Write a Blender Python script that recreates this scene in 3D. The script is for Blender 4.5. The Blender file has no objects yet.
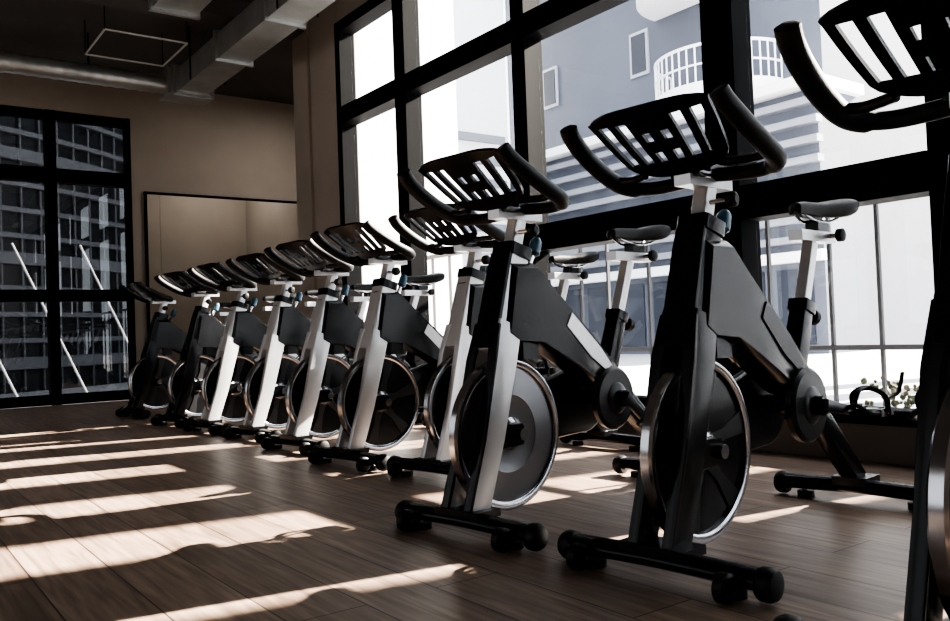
import bpy, bmesh, math, random
from mathutils import Vector, Matrix
random.seed(4)
scene = bpy.context.scene
col = scene.collection

# ------------------------------------------------------------------ materials
def mat(name, base=(0.5,0.5,0.5), rough=0.5, metal=0.0, spec=0.5, noise=0.0, nscale=8.0, bump=0.0, coat=0.0):
    m = bpy.data.materials.new(name); m.use_nodes = True
    nt = m.node_tree; b = nt.nodes['Principled BSDF']
    b.inputs['Base Color'].default_value = (*base, 1)
    b.inputs['Roughness'].default_value = rough
    b.inputs['Metallic'].default_value = metal
    b.inputs['Specular IOR Level'].default_value = spec
    b.inputs['Coat Weight'].default_value = coat
    if noise > 0 or bump > 0:
        tc = nt.nodes.new('ShaderNodeTexCoord')
        n = nt.nodes.new('ShaderNodeTexNoise'); n.inputs['Scale'].default_value = nscale
        n.inputs['Detail'].default_value = 6
        nt.links.new(tc.outputs['Object'], n.inputs['Vector'])
        if noise > 0:
            r = nt.nodes.new('ShaderNodeValToRGB')
            r.color_ramp.elements[0].position = 0.3; r.color_ramp.elements[1].position = 0.7
            r.color_ramp.elements[0].color = (*[c*(1-noise) for c in base], 1)
            r.color_ramp.elements[1].color = (*[min(1, c*(1+noise)) for c in base], 1)
            nt.links.new(n.outputs['Fac'], r.inputs['Fac'])
            nt.links.new(r.outputs['Color'], b.inputs['Base Color'])
        if bump > 0:
            bp = nt.nodes.new('ShaderNodeBump'); bp.inputs['Strength'].default_value = bump
            bp.inputs['Distance'].default_value = 0.02
            nt.links.new(n.outputs['Fac'], bp.inputs['Height'])
            nt.links.new(bp.outputs['Normal'], b.inputs['Normal'])
    return m

def glass_mat(name, tint, refl):
    m = bpy.data.materials.new(name); m.use_nodes = True
    nt = m.node_tree; nt.nodes.clear()
    o = nt.nodes.new('ShaderNodeOutputMaterial')
    t = nt.nodes.new('ShaderNodeBsdfTransparent'); t.inputs['Color'].default_value = (*tint, 1)
    g = nt.nodes.new('ShaderNodeBsdfGlossy'); g.inputs['Roughness'].default_value = 0.0
    mx = nt.nodes.new('ShaderNodeMixShader'); mx.inputs[0].default_value = refl
    nt.links.new(t.outputs[0], mx.inputs[1]); nt.links.new(g.outputs[0], mx.inputs[2])
    nt.links.new(mx.outputs[0], o.inputs['Surface'])
    return m

def floor_material():
    m = bpy.data.materials.new('wood_plank_floor'); m.use_nodes = True
    nt = m.node_tree; b = nt.nodes['Principled BSDF']; L = nt.links
    tc = nt.nodes.new('ShaderNodeTexCoord')
    mp = nt.nodes.new('ShaderNodeMapping'); mp.inputs['Rotation'].default_value = (0, 0, math.radians(90))
    L.new(tc.outputs['Object'], mp.inputs['Vector'])
    br = nt.nodes.new('ShaderNodeTexBrick')
    br.inputs['Scale'].default_value = 1.0
    br.inputs['Brick Width'].default_value = 1.35
    br.inputs['Row Height'].default_value = 0.2
    br.inputs['Mortar Size'].default_value = 0.0024
    br.inputs['Mortar Smooth'].default_value = 0.1
    br.inputs['Color1'].default_value = (0.38, 0.280, 0.220, 1)
    br.inputs['Color2'].default_value = (0.25, 0.178, 0.138, 1)
    br.inputs['Mortar'].default_value = (0.05, 0.037, 0.03, 1)
    br.offset = 0.37
    L.new(mp.outputs[0], br.inputs['Vector'])
    mp2 = nt.nodes.new('ShaderNodeMapping'); mp2.inputs['Scale'].default_value = (14, 0.9, 1)
    L.new(tc.outputs['Object'], mp2.inputs['Vector'])
    n = nt.nodes.new('ShaderNodeTexNoise'); n.inputs['Scale'].default_value = 3; n.inputs['Detail'].default_value = 8
    n.inputs['Distortion'].default_value = 0.6
    L.new(mp2.outputs[0], n.inputs['Vector'])
    r = nt.nodes.new('ShaderNodeValToRGB')
    r.color_ramp.elements[0].position = 0.3; r.color_ramp.elements[0].color = (0.5, 0.48, 0.46, 1)
    r.color_ramp.elements[1].position = 0.72; r.color_ramp.elements[1].color = (1.2, 1.18, 1.16, 1)
    L.new(n.outputs['Fac'], r.inputs['Fac'])
    mx = nt.nodes.new('ShaderNodeMixRGB'); mx.blend_type = 'MULTIPLY'; mx.inputs['Fac'].default_value = 1
    L.new(br.outputs['Color'], mx.inputs[1]); L.new(r.outputs['Color'], mx.inputs[2])
    L.new(mx.outputs[0], b.inputs['Base Color'])
    b.inputs['Roughness'].default_value = 0.38
    b.inputs['Specular IOR Level'].default_value = 0.45
    bp = nt.nodes.new('ShaderNodeBump'); bp.inputs['Strength'].default_value = 0.25; bp.inputs['Distance'].default_value = 0.003
    inv = nt.nodes.new('ShaderNodeMath'); inv.operation = 'SUBTRACT'; inv.inputs[0].default_value = 1
    L.new(br.outputs['Fac'], inv.inputs[1]); L.new(inv.outputs[0], bp.inputs['Height'])
    L.new(bp.outputs['Normal'], b.inputs['Normal'])
    return m

M_floor = floor_material()
M_wall = mat('taupe_plaster', (0.34,0.30,0.265), 0.85, noise=0.08, nscale=1.5, bump=0.08)
M_wall_d = mat('dark_plaster', (0.15,0.13,0.115), 0.9, noise=0.1, nscale=1.5)
M_ceil = mat('dark_ceiling_paint', (0.085,0.08,0.077), 0.9, noise=0.2, nscale=1.0)
M_frame = mat('black_window_frame', (0.005,0.005,0.006), 0.6, spec=.05)
M_duct = mat('galvanised_duct', (0.42,0.43,0.43), 0.38, 0.75, noise=0.15, nscale=4)
M_glass = glass_mat('clear_glass', (0.93,0.95,0.96), 0.04)
M_glass_fill = glass_mat('solar_glass', (0.60,0.60,0.60), 0.05)  # glass of the added left openings; tint sets how much fill enters
M_glass_t = glass_mat('tinted_glass', (0.38,0.39,0.40), 0.05)
M_mirror = mat('mirror_silver', (0.82,0.80,0.77), 0.03, 1.0)
M_black = mat('gloss_black_paint', (0.006,0.006,0.007), 0.22, 0.0, spec=.32)
M_rubber = mat('black_rubber', (0.008,0.008,0.009), 0.5, spec=.35, noise=0.2, nscale=60, bump=0.05)
M_silver = mat('silver_paint', (0.62,0.62,0.63), 0.3, 0.5)
M_chrome = mat('chrome_flywheel', (0.5,0.5,0.52), 0.18, 1.0)
M_disc = mat('grey_flywheel_disc', (0.19,0.19,0.20), 0.3, 0.7)
M_spoke = mat('dark_flywheel_spoke', (0.02,0.02,0.022), 0.35, 0.3)
M_guard = mat('dark_grey_guard', (0.02,0.021,0.023), 0.3, spec=.35)
M_blue = mat('blue_plastic', (0.05,0.12,0.17), 0.25)

# ------------------------------------------------------------------ mesh helpers
class B:
    def __init__(s): s.bm = bmesh.new(); s.mats = []
    def mi(s, m):
        if m not in s.mats: s.mats.append(m)
        return s.mats.index(m)
    def box(s, lo, hi, m):
        x0,y0,z0 = lo; x1,y1,z1 = hi
        vs = [s.bm.verts.new(p) for p in [(x0,y0,z0),(x1,y0,z0),(x1,y1,z0),(x0,y1,z0),(x0,y0,z1),(x1,y0,z1),(x1,y1,z1),(x0,y1,z1)]]
        k = s.mi(m)
        for f in [(0,3,2,1),(4,5,6,7),(0,1,5,4),(1,2,6,5),(2,3,7,6),(3,0,4,7)]:
            fc = s.bm.faces.new([vs[i] for i in f]); fc.material_index = k
    def rings(s, rings, m, cap=True, closed=False):
        k = s.mi(m); V = [[s.bm.verts.new(p) for p in r] for r in rings]
        n = len(V[0]); N = len(V)
        for i in range(N if closed else N-1):
            a = V[i]; b = V[(i+1) % N]
            for j in range(n):
                fc = s.bm.faces.new([a[j], a[(j+1)%n], b[(j+1)%n], b[j]]); fc.material_index = k
        if cap and not closed:
            f = s.bm.faces.new(list(reversed(V[0]))); f.material_index = k
            f = s.bm.faces.new(V[-1]); f.material_index = k
    def cyl(s, p0, p1, r0, m, r1=None, seg=20):
        r1 = r0 if r1 is None else r1
        p0 = Vector(p0); p1 = Vector(p1); d = (p1-p0).normalized()
        a = Vector((0,0,1)) if abs(d.z) < .9 else Vector((1,0,0))
        u = d.cross(a).normalized(); w = d.cross(u)
        R = []
        for p, r in ((p0,r0),(p1,r1)):
            R.append([p + u*math.cos(2*math.pi*i/seg)*r + w*math.sin(2*math.pi*i/seg)*r for i in range(seg)])
        s.rings(R, m)
    def revolve(s, c, axis, prof, m, seg=48, closed=False):
        c = Vector(c); d = Vector(axis).normalized()
        a = Vector((0,0,1)) if abs(d.z) < .9 else Vector((1,0,0))
        u = d.cross(a).normalized(); w = d.cross(u)
        R = [[c + d*o + (u*math.cos(2*math.pi*i/seg)+w*math.sin(2*math.pi*i/seg))*r for i in range(seg)] for o, r in prof]
        s.rings(R, m, cap=not closed, closed=closed)
    def tube(s, pts, r, m, seg=12, sub=6, flat=1.0):
        P = [Vector(p) for p in pts]; Q = []
        for i in range(len(P)-1):
            p0 = P[max(i-1,0)]; p1 = P[i]; p2 = P[i+1]; p3 = P[min(i+2,len(P)-1)]
            for k in range(sub):
                t = k/sub
                Q.append(0.5*((2*p1)+(p2-p0)*t+(2*p0-5*p1+4*p2-p3)*t*t+(-p0+3*p1-3*p2+p3)*t**3))
        Q.append(P[-1]); R = []; u = None
        N = len(Q)
        for i, q in enumerate(Q):
            d = (Q[min(i+1,N-1)]-Q[max(i-1,0)]).normalized()
            if u is None:
                a = Vector((0,0,1)) if abs(d.z) < .9 else Vector((1,0,0)); u = d.cross(a).normalized()
            else: u = (u - d*u.dot(d)).normalized()
            w = d.cross(u)
            rr = r(i/(N-1)) if callable(r) else r
            R.append([q + u*math.cos(2*math.pi*j/seg)*rr + w*math.sin(2*math.pi*j/seg)*rr*flat for j in range(seg)])
        s.rings(R, m)
    def prism(s, poly, y0, y1, m, bulge=None):
        if bulge:
            cx = sum(p[0] for p in poly)/len(poly); cz = sum(p[1] for p in poly)/len(poly)
            def sc(k): return [(cx+(p[0]-cx)*k, cz+(p[1]-cz)*k) for p in poly]
            L = [(y0, sc(1-bulge)), (y0+(y1-y0)*.14, sc(1-bulge*.25)), (y0+(y1-y0)*.3, sc(1)), (y0+(y1-y0)*.7, sc(1)), (y0+(y1-y0)*.86, sc(1-bulge*.25)), (y1, sc(1-bulge))]
        else: L = [(y0, poly), (y1, poly)]
        s.rings([[Vector((p[0], y, p[1])) for p in pl] for y, pl in L], m)
    def beam(s, secs, m, rnd=0.3, seg=4):
        R = []
        for i, (x,z,hd,hw,yo) in enumerate(secs):
            a = Vector((secs[max(i-1,0)][0],0,secs[max(i-1,0)][1])); b = Vector((secs[min(i+1,len(secs)-1)][0],0,secs[min(i+1,len(secs)-1)][1]))
            d = (b-a).normalized(); n = Vector((d.z,0,-d.x))
            rr = min(hd,hw)*rnd; ring = []
            for (sx,sy,a0) in ((1,1,0),(-1,1,90),(-1,-1,180),(1,-1,270)):
                for k in range(seg):
                    an = math.radians(a0+90*k/(seg-1))
                    ring.append(Vector((x,yo,z)) + n*(sx*(hd-rr)+rr*math.cos(an)) + Vector((0,1,0))*(sy*(hw-rr)+rr*math.sin(an)))
            R.append(ring)
        s.rings(R, m)
    def finish(s, name, bevel=0.0, angle=35, link=True):
        bmesh.ops.recalc_face_normals(s.bm, faces=s.bm.faces)
        me = bpy.data.meshes.new(name); s.bm.to_mesh(me); s.bm.free()
        for m in s.mats: me.materials.append(m)
        for p in me.polygons: p.use_smooth = True
        me.set_sharp_from_angle(angle=math.radians(angle))
        o = bpy.data.objects.new(name, me)
        if link: col.objects.link(o)
        if bevel > 0:
            md = o.modifiers.new('bevel','BEVEL'); md.width = bevel; md.segments = 2; md.limit_method = 'ANGLE'; md.angle_limit = math.radians(40)
            md.harden_normals = True
        return o

# ------------------------------------------------------------------ camera
H = 0.65; YAW = math.radians(36.3); PITCH = 0.027; ROLL = 0.037
fw = Vector((math.sin(YAW)*math.cos(PITCH), math.cos(YAW)*math.cos(PITCH), math.sin(PITCH)))
r0 = Vector((math.cos(YAW), -math.sin(YAW), 0)); u0 = r0.cross(fw)
rt = r0*math.cos(ROLL) - u0*math.sin(ROLL); up = u0*math.cos(ROLL) + r0*math.sin(ROLL)
cam = bpy.data.cameras.new('camera'); cam.sensor_width = 36; cam.lens = 848*36/950
cam.clip_start = 0.05; cam.clip_end = 500
co = bpy.data.objects.new('camera', cam); col.objects.link(co)
m4 = Matrix((( rt.x, up.x, -fw.x, 0),(rt.y, up.y, -fw.y, 0),(rt.z, up.z, -fw.z, H),(0,0,0,1)))
co.matrix_world = m4; scene.camera = co

# ------------------------------------------------------------------ room
W = 3.7; YF = 10.8; YB = -3.0; XL = -4.5; XR = 5.3; ZC = 3.9; YC = 8.0
b = B(); b.box((XL,YB,-0.1),(W+0.2,YC,0),M_floor); b.box((XL,YC,-0.1),(XR,YF,0),M_floor); b.finish('floor')
b = B(); b.box((XL,YB,ZC),(W+0.2,YC,ZC+.15),M_ceil); b.box((XL,YC,ZC),(XR,YF,ZC+.15),M_ceil)
for yy in (1.2,4.6,7.7): b.box((XL,yy,ZC-.18),(W,yy+.3,ZC),M_ceil)
b.finish('ceiling')
b = B()
b.box((XL-.2,YB-.2,-.1),(XL,YF+.2,.5),M_wall); b.box((XL-.2,YB-.2,3.3),(XL,YF+.2,ZC+.15),M_wall)
ys = [YB-.2,-2.2, 0.2,.8, 3.2,3.8, 6.2,6.8, 9.4,YF+.2]
for i in range(0,10,2): b.box((XL-.2,ys[i],.5),(XL,ys[i+1],3.3),M_wall)
b.finish('wall_left')
for n,(ya,yb) in enumerate([(-2.2,.2),(.8,3.2),(3.8,6.2),(6.8,9.4)]):  # invented windows out of view, added so skylight fills the room
    b = B()
    for q in (ya,(ya+yb)/2-.03,yb-.06): b.box((XL-.14,q,.5),(XL-.04,q+.06,3.3),M_frame)
    for z in (.5,3.24): b.box((XL-.14,ya,z),(XL-.04,yb,z+.06),M_frame)
    b.box((XL-.09,ya+.05,.55),(XL-.085,yb-.05,3.25),M_glass_fill)
    b.finish('window_%d'%(n+9))
b = B()
b.box((XL,YB-.2,-.1),(W+.2,YB,ZC+.15),M_wall)
b.finish('wall_back')
YD = 7.08
ZS = .20
YM = [YB,-1.4,.1,1.66,2.78,4.41,5.95,YD]
b = B()
b.box((W,YB,0),(W+.2,YM[5],ZS-.025),M_wall_d)
b.box((W,YB,3.6),(W+.2,YD,ZC),M_wall)
b.box((W,YD,0),(W+.2,7.66,ZC),M_wall)
b.box((W-.03,7.66,0),(W+.2,YC,ZC),M_wall)
b.box((W+.2,YC-.2,0),(XR,YC,ZC),M_wall)
b.finish('wall_right', 0.006)
b = B(); b.box((XR,YC-.2,0),(XR+.2,YF,ZC),M_wall); b.finish('wall_alcove')
FX = 2.78
b = B()
b.box((FX,YF,0),(XR,YF+.2,ZC),M_wall)
b.box((XL,YF,3.44),(FX,YF+.2,ZC),M_wall)
b.finish('wall_far')
b = B(); b.box((FX,YF-.015,0),(XR,YF,.09),M_wall_d); b.finish('baseboard_far')
b = B(); b.box((W-.02,YB,ZS-.025),(W+.2,YM[5],ZS),M_frame); b.finish('trim_1')

# far windows
fx = [FX,1.89,1.02,0.15,-0.72,-1.57,-2.42,-3.27,XL]
b = B()
b.box((XL,YF+.02,3.34),(FX,YF+.14,3.44),M_frame); b.box((XL,YF+.02,0),(FX,YF+.14,.12),M_frame)
b.box((XL,YF+.0,2.60),(FX,YF+.16,2.76),M_frame); b.box((XL,YF+.0,1.2),(FX,YF+.16,1.34),M_frame)
for i,x in enumerate(fx):
    w = .055 if i else .05
    b.box((max(XL,x-w),YF-.01,0),(min(FX,x+w),YF+.15,3.44),M_frame)
b.box((XL,YF+.08,.05),(FX,YF+.085,3.4),M_glass_t)
b.finish('window_1', 0.004)

# right windows bays
bays = list(zip(YM[:-1],YM[1:]))
hw = dict(zip(YM,[.05,.07,.07,.075,.1,.07,.085,.09]))
for i,(ya,yb) in enumerate(bays):
    b = B(); ha = hw[ya]; hb = hw[yb]
    z0 = ZS if yb <= 4.5 else 0.0
    D0, D1 = W-.02, W+.14
    b.box((D0,ya,z0),(D1,ya+ha,3.6),M_frame); b.box((D0,yb-hb,z0),(D1,yb,3.6),M_frame)
    b.box((D0,ya+ha,3.5),(D1,yb-hb,3.6),M_frame)
    b.box((D0,ya+ha,2.64),(D1,yb-hb,2.80),M_frame)
    b.box((D0+.02,ya+ha,z0),(D1,yb-hb,z0+.04 if z0 else .1),M_frame)
    if yb <= 4.5: b.box((D0-.01,ya+ha,1.18),(D1,yb-hb,1.355),M_frame)
    b.box((W+.105,ya+ha,z0),(W+.11,yb-hb,3.55),M_glass)
    b.finish('window_%d'%(i+2), 0.004)

# mirror
b = B()
b.box((2.95,YF-.03,.25),(5.2,YF-.012,2.52),M_mirror)
b.box((2.92,YF-.04,.22),(2.95,YF-.001,2.55),M_frame); b.box((2.95,YF-.04,2.52),(5.2,YF-.001,2.55),M_frame); b.box((2.95,YF-.04,.22),(5.2,YF-.001,.25),M_frame)
b.finish('wall_mirror')

# ducts
b = B()
R = []
for i in range(0,160):
    x = -3.6 + i*.04; r = .095 + (.008 if i%3==0 else 0)
    R.append([Vector((x, 9.3+math.cos(2*math.pi*j/20)*r, 3.47+math.sin(2*math.pi*j/20)*r)) for j in range(20)])
b.rings(R, M_duct)
b.box((2.75,9.12,3.34),(3.25,9.48,3.62),M_duct)
b.box((2.78,9.08,3.31),(3.22,9.12,3.65),M_duct)
y = 9.08
while y > 1.0:
    b.box((2.84,y-1.2,3.36),(3.16,y-.03,3.6),M_duct); b.box((2.81,y-.04,3.33),(3.19,y,3.63),M_duct); y -= 1.2
for yy in (8.6,6.4,4.2,2.2):
    for xx in (2.82,3.18): b.cyl((xx,yy,3.35),(xx,yy,3.9),.008,M_frame,seg=8)
for xx in (-2.4,0.2,2.0): b.cyl((xx,9.3,3.5),(xx,9.3,3.9),.008,M_frame,seg=8)
b.finish('ventilation_duct')
b = B()
b.box((2.12,4.4,3.56),(2.5,7.5,3.76),M_duct)
for yy in (4.4,5.4,6.4,7.4): b.box((2.09,yy,3.53),(2.53,yy+.04,3.79),M_duct)
for yy in (4.7,7.0):
    for xx in (2.11,2.51): b.cyl((xx,yy,3.56),(xx,yy,3.9),.008,M_frame,seg=8)
b.finish('ventilation_duct')
M_lt = mat('pale_metal', (.5,.5,.48), .5, .3)
b = B()
x0,x1,y0,y1,z = 1.9,2.65,8.15,8.95,3.56
for p,q in (((x0,y0),(x1,y0)),((x1,y0),(x1,y1)),((x1,y1),(x0,y1)),((x0,y1),(x0,y0))):
    b.cyl((p[0],p[1],z),(q[0],q[1],z),.010,M_lt,seg=8)
    b.cyl((p[0],p[1],z),(p[0],p[1],3.9),.005,M_frame,seg=8)
b.finish('hanging_ceiling_frame')
M_fill_lamp = mat('lamp_diffuser', (.9,.88,.8), .6)
b = B(); b.revolve((4.55,9.1,3.9),(0,0,-1),[(0,.14),(.05,.14),(.06,.12)],M_frame,seg=24); b.revolve((4.55,9.1,3.84),(0,0,-1),[(0,.11),(.006,.10)],M_fill_lamp,seg=24)  # invented fixture out of view, housing for the added alcove fill
b.finish('ceiling_lamp')

# ------------------------------------------------------------------ exercise bike
HS, HZ = .05, -.045     # handlebar set-back / drop
def make_bike(name, frame, wheel_solid=False, bar=M_black, crank_deg=-25, cover=True):
    b = B()
    for s0, half in ((0.0,.285),(1.22,.27)):
        b.tube([(s0,-half,.052),(s0,0,.058),(s0,half,.052)], .037, M_black, seg=14, flat=.72)
        for sg in (-1,1):
            b.revolve((s0,sg*(half-.01),.045),(0,sg,0),[(0,.034),(.008,.040),(.03,.041),(.044,.034),(.05,.018)],M_rubber,seg=22)
            b.cyl((s0,sg*(half-.075),0),(s0,sg*(half-.075),.022),.030,M_rubber,seg=18)
            b.cyl((s0,sg*(half-.075),.02),(s0,sg*(half-.075),.05),.012,M_chrome,seg=10)
    for sg in (-1,1):
        b.revolve((-.062,sg*.22-.018,.037),(0,1,0),[(0,.028),(.006,.036),(.03,.036),(.036,.028)],M_rubber,seg=22)
        b.box((-.065,sg*.22-.028,.033),(-.02,sg*.22-.02,.065),M_black); b.box((-.065,sg*.22+.02,.033),(-.02,sg*.22+.028,.065),M_black)
    b.box((-.045,-.10,.072),(.06,.10,.095),M_black)
    b.box((1.14,-.06,.07),(1.26,.06,.10),M_black)
    for sg in (-1,1):
        b.beam([(.005,.085,.042,.014,sg*.052),(.083,.31,.046,.014,sg*.052),(.15,.56,.052,.016,sg*.05),(.19,.68,.055,.02,sg*.035)],frame)
        if cover: b.beam([(-.038,.095,.006,.016,sg*.052),(.035,.31,.006,.016,sg*.052),(.098,.56,.006,.018,sg*.05),(.135,.68,.006,.022,sg*.035)],M_black)
        b.prism([(.06,.35),(.22,.345),(.235,.31),(.22,.275),(.05,.27)], sg*.052-.01, sg*.052+.01, M_black)
        b.cyl((.206,sg*.035,.31),(.206,sg*.08,.31),.02,M_chrome,seg=14)
    b.beam([(.16,.58,.055,.045,0),(.20,.70,.056,.048,0),(.245,.86,.052,.046,0),(.262,.92,.048,.044,0)],frame)
    if cover: b.beam([(.108,.60,.008,.046,0),(.145,.70,.008,.049,0),(.193,.86,.008,.047,0),(.214,.92,.008,.045,0)],M_black)
    b.beam([(.259,.905,.054,.05,0),(.270,.945,.054,.05,0)],M_black)
    b.beam([(.265,.93,.027,.023,0),(.300,1.05,.027,.023,0)],M_silver)
    b.box((.18,-.026,1.035),(.40,.026,1.065),M_silver)
    b.box((.27,-.035,1.06),(.36,.035,1.10),M_black)
    b.cyl((.27,-.03,.99),(.27,-.085,.99),.008,M_chrome,seg=10); b.revolve((.27,-.08,.99),(0,-1,0),[(0,.012),(.006,.022),(.025,.022),(.032,.012)],M_rubber,seg=16)
    b.beam([(.26,.87,.05,.036,0),(.45,.72,.052,.038,0),(.72,.50,.045,.034,0),(1.0,.265,.036,.03,0),(1.20,.09,.032,.03,0)],M_black)
    b.prism([(.20,.89),(.32,.89),(.40,.82),(.50,.74),(.66,.61),(.80,.48),(.79,.42),(.70,.42),(.58,.49),(.46,.55),(.33,.61),(.20,.62),(.15,.65)],-.060,.060,M_black,bulge=.10)
    b.prism([(.50,.712),(.66,.58),(.72,.515),(.69,.495),(.60,.55),(.47,.665)],-.064,.064,frame)
    c = (.206,0,.31)
    b.revolve(c,(0,1,0),[(-.014,.226),(-.018,.232),(-.018,.248),(-.012,.255),(.012,.255),(.018,.248),(.018,.232),(.014,.226)],M_chrome,seg=64,closed=True)
    b.revolve(c,(0,1,0),[(-.034,.02),(-.034,.04),(-.02,.055),(.02,.055),(.034,.04),(.034,.02)],M_chrome,seg=28)
    if wheel_solid:
        b.revolve(c,(0,1,0),[(-.006,.228),(-.013,.13),(-.010,.125),(-.012,.05),(.012,.05),(.010,.125),(.013,.13),(.006,.228)],M_disc,seg=56,closed=True)
    else:
        for i in range(6):
            a = 2*math.pi*i/6 + .25
            ca,sa = math.cos(a),math.sin(a)
            def P(r,t): return (c[0]+ca*r-sa*t, c[2]+sa*r+ca*t)
            b.prism([P(.045,-.024),P(.12,-.016),P(.228,-.034),P(.230,.034),P(.12,.016),P(.045,.024)],-.009,.009,M_spoke)
        b.revolve(c,(0,1,0),[(-.004,.06),(-.004,.228),(.004,.228),(.004,.06)],M_black,seg=40,closed=True)
    b.box((.27,-.03,.555),(.35,.03,.62),M_black)
    b.cyl((.335,0,.86),(.372,0,.925),.010,M_chrome,seg=10)
    b.revolve((.372,0,.915),(.37,0,.93),[(0,.014),(.01,.023),(.055,.022),(.07,.012)],M_blue,seg=20)
    bb = (.72,.39)
    def stad(p,rp,q,rq,n=14):
        dx,dz = q[0]-p[0],q[1]-p[1]; a = math.atan2(dz,dx); out = []
        for i in range(n+1):
            t = a+math.pi/2+math.pi*i/n; out.append((p[0]+rp*math.cos(t),p[1]+rp*math.sin(t)))
        for i in range(n+1):
            t = a-math.pi/2+math.pi*i/n; out.append((q[0]+rq*math.cos(t),q[1]+rq*math.sin(t)))
        return out
    b.prism(stad((.206,.31),.075,bb,.135),.066,.105,M_guard,bulge=.06)
    b.revolve((bb[0],-.045,bb[1]),(0,-1,0),[(0,.095),(.004,.115),(.025,.117),(.036,.106),(.038,.06),(.046,.05),(.048,.02)],M_guard,seg=40)
    b.cyl((bb[0],-.12,bb[1]),(bb[0],.14,bb[1]),.03,M_black,seg=18)
    for sg,ad in ((-1,crank_deg),(1,crank_deg+180)):
        a = math.radians(ad); px,pz = bb[0]+.165*math.cos(a), bb[1]+.165*math.sin(a)
        b.beam([(bb[0]-.015*math.cos(a),bb[1]-.015*math.sin(a),.02,.009,sg*.13),(px,pz,.014,.008,sg*.13)],M_guard)
        b.cyl((px,sg*.13,pz),(px,sg*.25,pz),.008,M_chrome,seg=10)
        b.box((px-.05,sg*.195-.048,pz-.012),(px-.035,sg*.195+.048,pz+.012),M_black)
        b.box((px+.035,sg*.195-.048,pz-.012),(px+.05,sg*.195+.048,pz+.012),M_black)
        b.box((px-.035,sg*.195-.048,pz-.012),(px+.035,sg*.195-.036,pz+.012),M_black)
        b.box((px-.035,sg*.195+.036,pz-.012),(px+.035,sg*.195+.048,pz+.012),M_black)
        b.box((px-.035,sg*.195-.02,pz-.010),(px+.035,sg*.195+.02,pz+.010),M_black)
        b.tube([(px-.04,sg*.195-.04,pz),(px-.11,sg*.195-.035,pz+.01),(px-.125,sg*.195,pz+.03),(px-.11,sg*.195+.035,pz+.01),(px-.04,sg*.195+.04,pz)],.007,M_rubber,seg=8)
        b.tube([(px,sg*.195-.05,pz-.01),(px-.02,sg*.195-.05,pz+.05),(px-.03,sg*.195,pz+.075),(px-.02,sg*.195+.05,pz+.05),(px,sg*.195+.05,pz-.01)],.009,M_rubber,seg=8,flat=.35)
        b.tube([(px-.125,sg*.195,pz+.03),(px-.09,sg*.195,pz+.07),(px-.03,sg*.195,pz+.078)],.008,M_rubber,seg=8,flat=.5)
        b.tube([(px-.02,sg*.195-.052,pz+.04),(px+.03,sg*.195-.07,pz+.06),(px+.06,sg*.195-.075,pz+.12)],.008,M_rubber,seg=8,flat=.3)
    b.beam([(.725,.37,.035,.03,0),(.775,.50,.036,.03,0),(.855,.71,.032,.028,0)],M_black)
    b.beam([(.838,.665,.022,.019,0),(.935,.915,.022,.019,0)],M_silver)
    b.beam([(.845,.68,.038,.034,0),(.857,.715,.038,.034,0)],M_black)
    b.cyl((.86,0,.68),(.915,0,.665),.009,M_chrome,seg=10); b.revolve((.905,0,.668),(1,0,-.27),[(0,.012),(.006,.026),(.03,.026),(.038,.014)],M_rubber,seg=18)
    Z = -.03
    b.box((.83,-.024,.945+Z),(1.07,.024,.98+Z),M_silver)
    b.cyl((1.02,-.06,.965+Z),(1.02,.02,.965+Z),.008,M_chrome,seg=10); b.revolve((1.02,-.05,.965+Z),(0,-1,0),[(0,.012),(.006,.022),(.025,.022),(.03,.012)],M_rubber,seg=16)
    b.box((.95,-.022,.97+Z),(1.03,.022,1.02+Z),M_black)
    for sg in (-1,1):
        b.tube([(.86,sg*.012,1.035+Z),(.93,sg*.022,1.015+Z),(1.03,sg*.022,1.015+Z),(1.10,sg*.03,1.035+Z)],.005,M_chrome,seg=8)
    R = []
    for x,w,t,zt in ((.825,.010,.008,1.050),(.835,.022,.018,1.055),(.88,.028,.022,1.060),(.94,.034,.024,1.060),(.99,.050,.026,1.060),(1.04,.078,.028,1.064),(1.08,.094,.030,1.072),(1.115,.094,.028,1.080),(1.135,.075,.020,1.082),(1.143,.045,.010,1.080)):
        ring = []
        for j in range(20):
            a = 2*math.pi*j/20; cy,cz = math.cos(a),math.sin(a)
            yy = w*math.copysign(abs(cy)**.75,cy); zz = t*math.copysign(abs(cz)**.8,cz)
            if zz < 0: zz *= .75 + .9*abs(cy)
            ring.append(Vector((x,yy,zt-t*.3+zz+Z)))
        R.append(ring)
    b.rings(R, M_rubber)
    # handlebar horns
    for sg in (-1,1):
        pts = [(.265,0,1.122),(.262,sg*.09,1.112),(.245,sg*.185,1.108),(.195,sg*.243,1.118),(.11,sg*.252,1.148),(.02,sg*.248,1.192),(-.04,sg*.240,1.230),(-.065,sg*.234,1.258)]
        pts = [(p[0]+HS,p[1],p[2]+HZ) for p in pts]
        b.tube(pts, lambda t: .020 if t < .35 else (.0255 if t < .985 else .017), M_rubber, seg=14)
    # slotted forearm pad
    A = [0,.04,.082,.118,.148,.188,.235]
    Bc = [-.188,-.164,-.130,-.104,-.070,-.044,-.018,.018,.044,.070,.104,.130,.164,.188]
    p0 = Vector((-.06+HS,0,1.268+HZ)); dirA = (Vector((.145+HS,0,1.112+HZ))-p0).normalized(); nn = Vector((-dirA.z,0,dirA.x))
    if nn.z < 0: nn = -nn
    def pt(i,j,k):
        a = A[i]; w = 1.0 - .22*(a/.235)**1.5
        yv = Bc[j]*w; aa = a
        e = abs(Bc[j])/.188
        if i == 0: aa += .025*e**4
        if i == len(A)-1: aa -= .03*e**3
        lift = .010*e**2
        return p0 + dirA*(aa*1.08) + Vector((0,yv,0)) + nn*(lift + (-.006 if k==0 else .006))
    holes = set()
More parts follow.
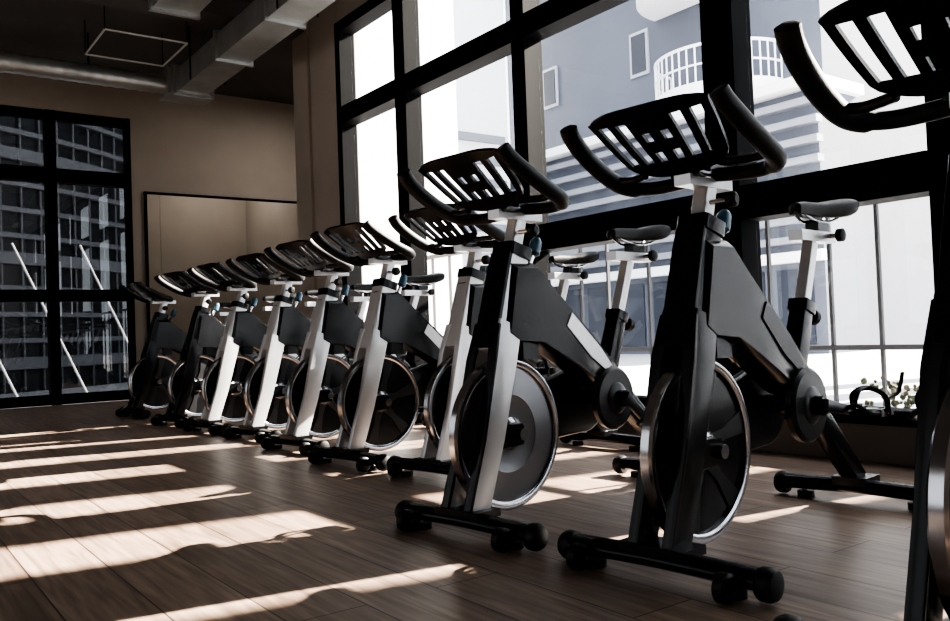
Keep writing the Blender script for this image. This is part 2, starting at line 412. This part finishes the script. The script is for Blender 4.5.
    for j in (1,3):
        for i in (1,2,3,4): holes.add((i,j)); holes.add((i,12-j))
    for i in (2,4):
        holes.add((i,5)); holes.add((i,7))
    kx = b.mi(bar); V = {}
    def gv(i,j,k):
        if (i,j,k) not in V: V[(i,j,k)] = b.bm.verts.new(pt(i,j,k))
        return V[(i,j,k)]
    nI,nJ = len(A)-1,len(Bc)-1
    solid = lambda i,j: 0<=i<nI and 0<=j<nJ and (i,j) not in holes
    for i in range(nI):
        for j in range(nJ):
            if not solid(i,j): continue
            for k in (0,1):
                f = b.bm.faces.new([gv(i,j,k),gv(i+1,j,k),gv(i+1,j+1,k),gv(i,j+1,k)]); f.material_index = kx
            for (di,dj,e0,e1) in ((-1,0,(i,j),(i,j+1)),(1,0,(i+1,j),(i+1,j+1)),(0,-1,(i,j),(i+1,j)),(0,1,(i,j+1),(i+1,j+1))):
                if not solid(i+di,j+dj):
                    f = b.bm.faces.new([gv(*e0,0),gv(*e1,0),gv(*e1,1),gv(*e0,1)]); f.material_index = kx
    sh = lambda L: [(p[0]+HS,p[1],p[2]+HZ) for p in L]
    b.tube(sh([(.26,-.02,1.12),(.20,-.03,1.112),(.145,-.035,1.112)]),.012,M_black,seg=10); b.tube(sh([(.26,.02,1.12),(.20,.03,1.112),(.145,.035,1.112)]),.012,M_black,seg=10)
    for sg in (-1,1): b.tube(sh([(.13,sg*.12,1.125),(.16,sg*.19,1.125),(.16,sg*.235,1.13)]),.012,M_black,seg=10)
    return b.finish(name, 0.003, link=False)

bikeS = make_bike('bike_silver', M_silver, False, cover=False)
bikeW = make_bike('bike_solid', M_silver, True, crank_deg=-40)
bikeK = make_bike('bike_black', M_black, False, crank_deg=-10)
places = [(bikeK,1.47,.69,5),(bikeK,1.66,1.50,7),(bikeW,1.57,2.23,8),(bikeS,2.10,3.20,7),(bikeS,2.02,3.88,6),(bikeS,2.08,4.66,6),
          (bikeS,2.12,5.42,7),(bikeS,2.08,6.15,5),(bikeK,2.06,6.9,8),(bikeK,2.06,8.1,4)]
for src,x,y,r in places:
    o = bpy.data.objects.new('exercise_bike', src.data); col.objects.link(o)
    md = o.modifiers.new('bevel','BEVEL'); md.width = .003; md.segments = 2; md.limit_method='ANGLE'; md.angle_limit = math.radians(40); md.harden_normals = True
    o.location = (x,y,0); o.rotation_euler = (0,0,math.radians(r))
for s in (bikeS,bikeW,bikeK): bpy.data.objects.remove(s)

# ------------------------------------------------------------------ exterior
M_ground = mat('pale_paving', (.42,.42,.43), .8, noise=.1, nscale=.6)
M_tower = mat('lavender_render', (.095,.105,.135), .8, noise=.08, nscale=.4)
M_white = mat('white_render', (.8,.8,.82), .8, noise=.03, nscale=.4)
M_pale = mat('pale_grey_panel', (.36,.37,.41), .7)
M_dglass = mat('dark_building_glass', (.04,.045,.06), .25)
M_slat = mat('grey_louvre', (.22,.23,.265), .6)
M_rail = mat('railing_metal', (.06,.06,.065), .5)
M_navy = mat('dark_facade_glass', (.03,.032,.037), .4)
M_line = mat('facade_lines', (.24,.245,.26), .6)
M_leaf = mat('hedge_leaves', (.05,.055,.028), .8, noise=.5, nscale=20)
b = B(); b.box((-60,-60,-.4),(90,90,-.12),M_ground); b.finish('ground')
b = B(); b.box((W+.2,-6,-.12),(5.3,7.75,-.02),M_white); b.finish('terrace_slab')
b = B(); b.box((W+.201,YC-.24,-.02),(XR+.2,YC-.201,ZC+1.5),M_white); b.box((XR+.201,YC-.24,-.12),(XR+.25,YF+.2,ZC+1.5),M_white); b.finish('facade_cladding')
b = B(); RX = 4.75
y = -5.8
k = 0
while y < 7.6:
    b.box((RX-.012,y-.010,-.02),(RX+.012,y+.010,1.42),M_rail); y += .42 if k%2==0 else .30; k += 1
b.box((RX-.02,-5.9,1.42),(RX+.02,7.6,1.46),M_rail); b.box((RX-.015,-5.9,.47),(RX+.015,7.6,.50),M_rail); b.box((RX-.015,-5.9,.06),(RX+.015,7.6,.09),M_rail)
b.finish('terrace_railing')
b = B(); TX = 20.0
b.box((TX,11.9,-.12),(TX+10,24.6,30),M_tower)
for z in (9.3,13.5,17.5):
    for yy in (18.0,22.2):
        b.box((TX-.06,yy-.38,z-.8),(TX-.0,yy+.38,z+.6),M_pale); b.box((TX-.09,yy-.28,z-.7),(TX-.06,yy+.28,z+.5),M_dglass)
for z in (12.0,16.0,20.0): b.box((TX-.05,11.9,z),(TX,24.6,z+.12),M_pale)
b.finish('apartment_tower')
for (yc,zc,rr) in ((14.9,7.1,1.9),(15.2,10.4,2.1)):
    b = B()
    def arc(r): return [(TX-.05 - r*math.cos(t), yc + r*math.sin(t)) for t in [(-math.pi/2+math.pi*i/24) for i in range(25)]]
    def wall(r0_,r1_,z0,z1,m):
        a,c_ = arc(r0_),arc(r1_)
        R = [[Vector((p[0],p[1],z0)),Vector((q[0],q[1],z0)),Vector((q[0],q[1],z1)),Vector((p[0],p[1],z1))] for p,q in zip(a,c_)]
        b.rings(R,m)
    wall(.05,rr,zc-.4,zc,M_white); wall(rr-.05,rr,zc+.95,zc+1.02,M_white); wall(rr-.05,rr,zc+.45,zc+.49,M_white)
    for p in arc(rr-.03)[::1]: b.cyl((p[0],p[1],zc),(p[0],p[1],zc+.95),.025,M_white,seg=6)
    b.finish('round_balcony')
b = B()
b.box((TX-1.8,11.0,-.12),(TX-.02,24.6,6.1),M_tower)
for i in range(8):
    z = 2.5 + i*.46
    b.box((TX-2.05,10.9,z),(TX-1.8,24.6,z+.17),M_slat)
b.box((TX-2.3,10.8,6.1),(TX-.08,24.6,6.35),M_white)
b.box((TX-2.1,10.9,2.05),(TX-1.8,24.6,2.3),M_white)
for i in range(10):
    y0 = 11.3+i*1.32
    b.box((TX-1.86,y0,.1),(TX-1.8,y0+.95,1.9),M_dglass)
b.finish('louvred_building')
b = B()
b.box((13,21.0,-.12),(17,50,22),M_white)
for z in (2.0,5.0,8.0,11.0):
    for yy in (22,25,28,31,34): b.box((12.95,yy,z),(13.0,yy+1.2,z+1.4),M_pale)
for z in (4.2,7.2,10.2): b.box((12.85,21.0,z),(13.0,50,z+.12),M_pale)
for i in range(9):
    b.box((13.3,20.9,1.0+i*.7),(16.8,21.0,1.25+i*.7),M_slat)
b.finish('white_apartment_building')
b = B()
b.box((40,10,-.12),(50,40,6),M_white)
for z in (1,2.6,4.2):
    for i in range(18): b.box((39.9,11+i*1.6,z),(40,11.8+i*1.6,z+.9),M_pale)
b.finish('distant_office_block')
b = B()  # invented fins out of view, added to cut the sun into floor streaks
y = -6.0; k = 0
wd_ = [.50,.42,.56,.40,.52,.46]
while y < 5.3:
    w = wd_[k%6]; g = [.42,.34,.46,.38][k%4]
    if y < -.7: w, g = .85, .18  # wider fins here to keep sun off the floor by the nearest bikes
    b.box((12.0,y,-.12),(12.3,min(y+w,5.5),10.5),M_white); y += w + g; k += 1
for z in (-.1,10.5): b.box((11.95,-6.1,z),(12.35,5.55,z+.25),M_white)
b.finish('facade_fin_screen')
b = B()
for i in range(420):
    x = 5.6+random.uniform(-.2,.2); y = random.uniform(.9,3.1); z = random.uniform(.03,.24)
    r = random.uniform(.012,.026)
    b.revolve((x,y,z),(random.uniform(-1,1),random.uniform(-1,1),1),[(-r,.006),(-r*.5,r*.8),(0,r),(r*.6,r*.7),(r,.006)],M_leaf,seg=6)
b.box((5.36,.8,-.12),(5.85,3.4,.05),M_slat)
b.finish('planter_hedge')
b = B(); cx,cy,RR = -3.0,27.0,11.0
def arc2(r,n=60): return [(cx+r*math.sin(t), cy-r*math.cos(t)) for t in [(-1.5+3.0*i/n) for i in range(n+1)]]
def ringw(r0_,r1_,z0,z1,m):
    b.rings([[Vector((p[0],p[1],z0)),Vector((q[0],q[1],z0)),Vector((q[0],q[1],z1)),Vector((p[0],p[1],z1))] for p,q in zip(arc2(r0_),arc2(r1_))],m)
ringw(RR-1,RR,-.12,12,M_navy)
for i in range(24): ringw(RR,RR+.10,.3+i*.48,.3+i*.48+(.09 if i%4 else .22),M_line)
for q in arc2(RR+.05,80): b.cyl((q[0],q[1],-.1),(q[0],q[1],12),.02,M_line,seg=6)
b.finish('curved_glass_building')
b = B()
for i in range(9):
    x = -3.2+i*.85
    b.cyl((x+.75,12.6,-.12),(x-.15,12.9,2.1),.015,M_white,seg=8)
b.box((-4,12.4,-.12),(5,13.0,-.02),M_slat)
b.finish('leaning_white_poles')

# ------------------------------------------------------------------ lights
wd = bpy.data.worlds.new('sky'); scene.world = wd; wd.use_nodes = True
bg = wd.node_tree.nodes['Background']; bg.inputs['Color'].default_value = (.92,.96,1,1); bg.inputs['Strength'].default_value = 4.3
s = bpy.data.lights.new('sun','SUN'); s.energy = 75; s.angle = math.radians(.5); s.color = (1,.89,.76)
so = bpy.data.objects.new('sun', s); col.objects.link(so)
e = math.radians(30); az = math.radians(-10)
d = Vector((-math.cos(e)*math.cos(az), -math.cos(e)*math.sin(az), -math.sin(e)))
so.rotation_euler = d.to_track_quat('-Z','Y').to_euler(); so.location = (12,-2,8)
l = bpy.data.lights.new('alcove_light','AREA'); l.shape='DISK'; l.size=.2; l.energy = 32; l.color=(1,.95,.88)  # added fill to brighten the alcove wall seen in the mirror
lo = bpy.data.objects.new('alcove_light', l); col.objects.link(lo); lo.location=(4.55,9.1,3.82)
try:
    scene.view_settings.view_transform = 'AgX'; scene.view_settings.look = 'AgX - High Contrast'
except Exception as ex: print(ex)
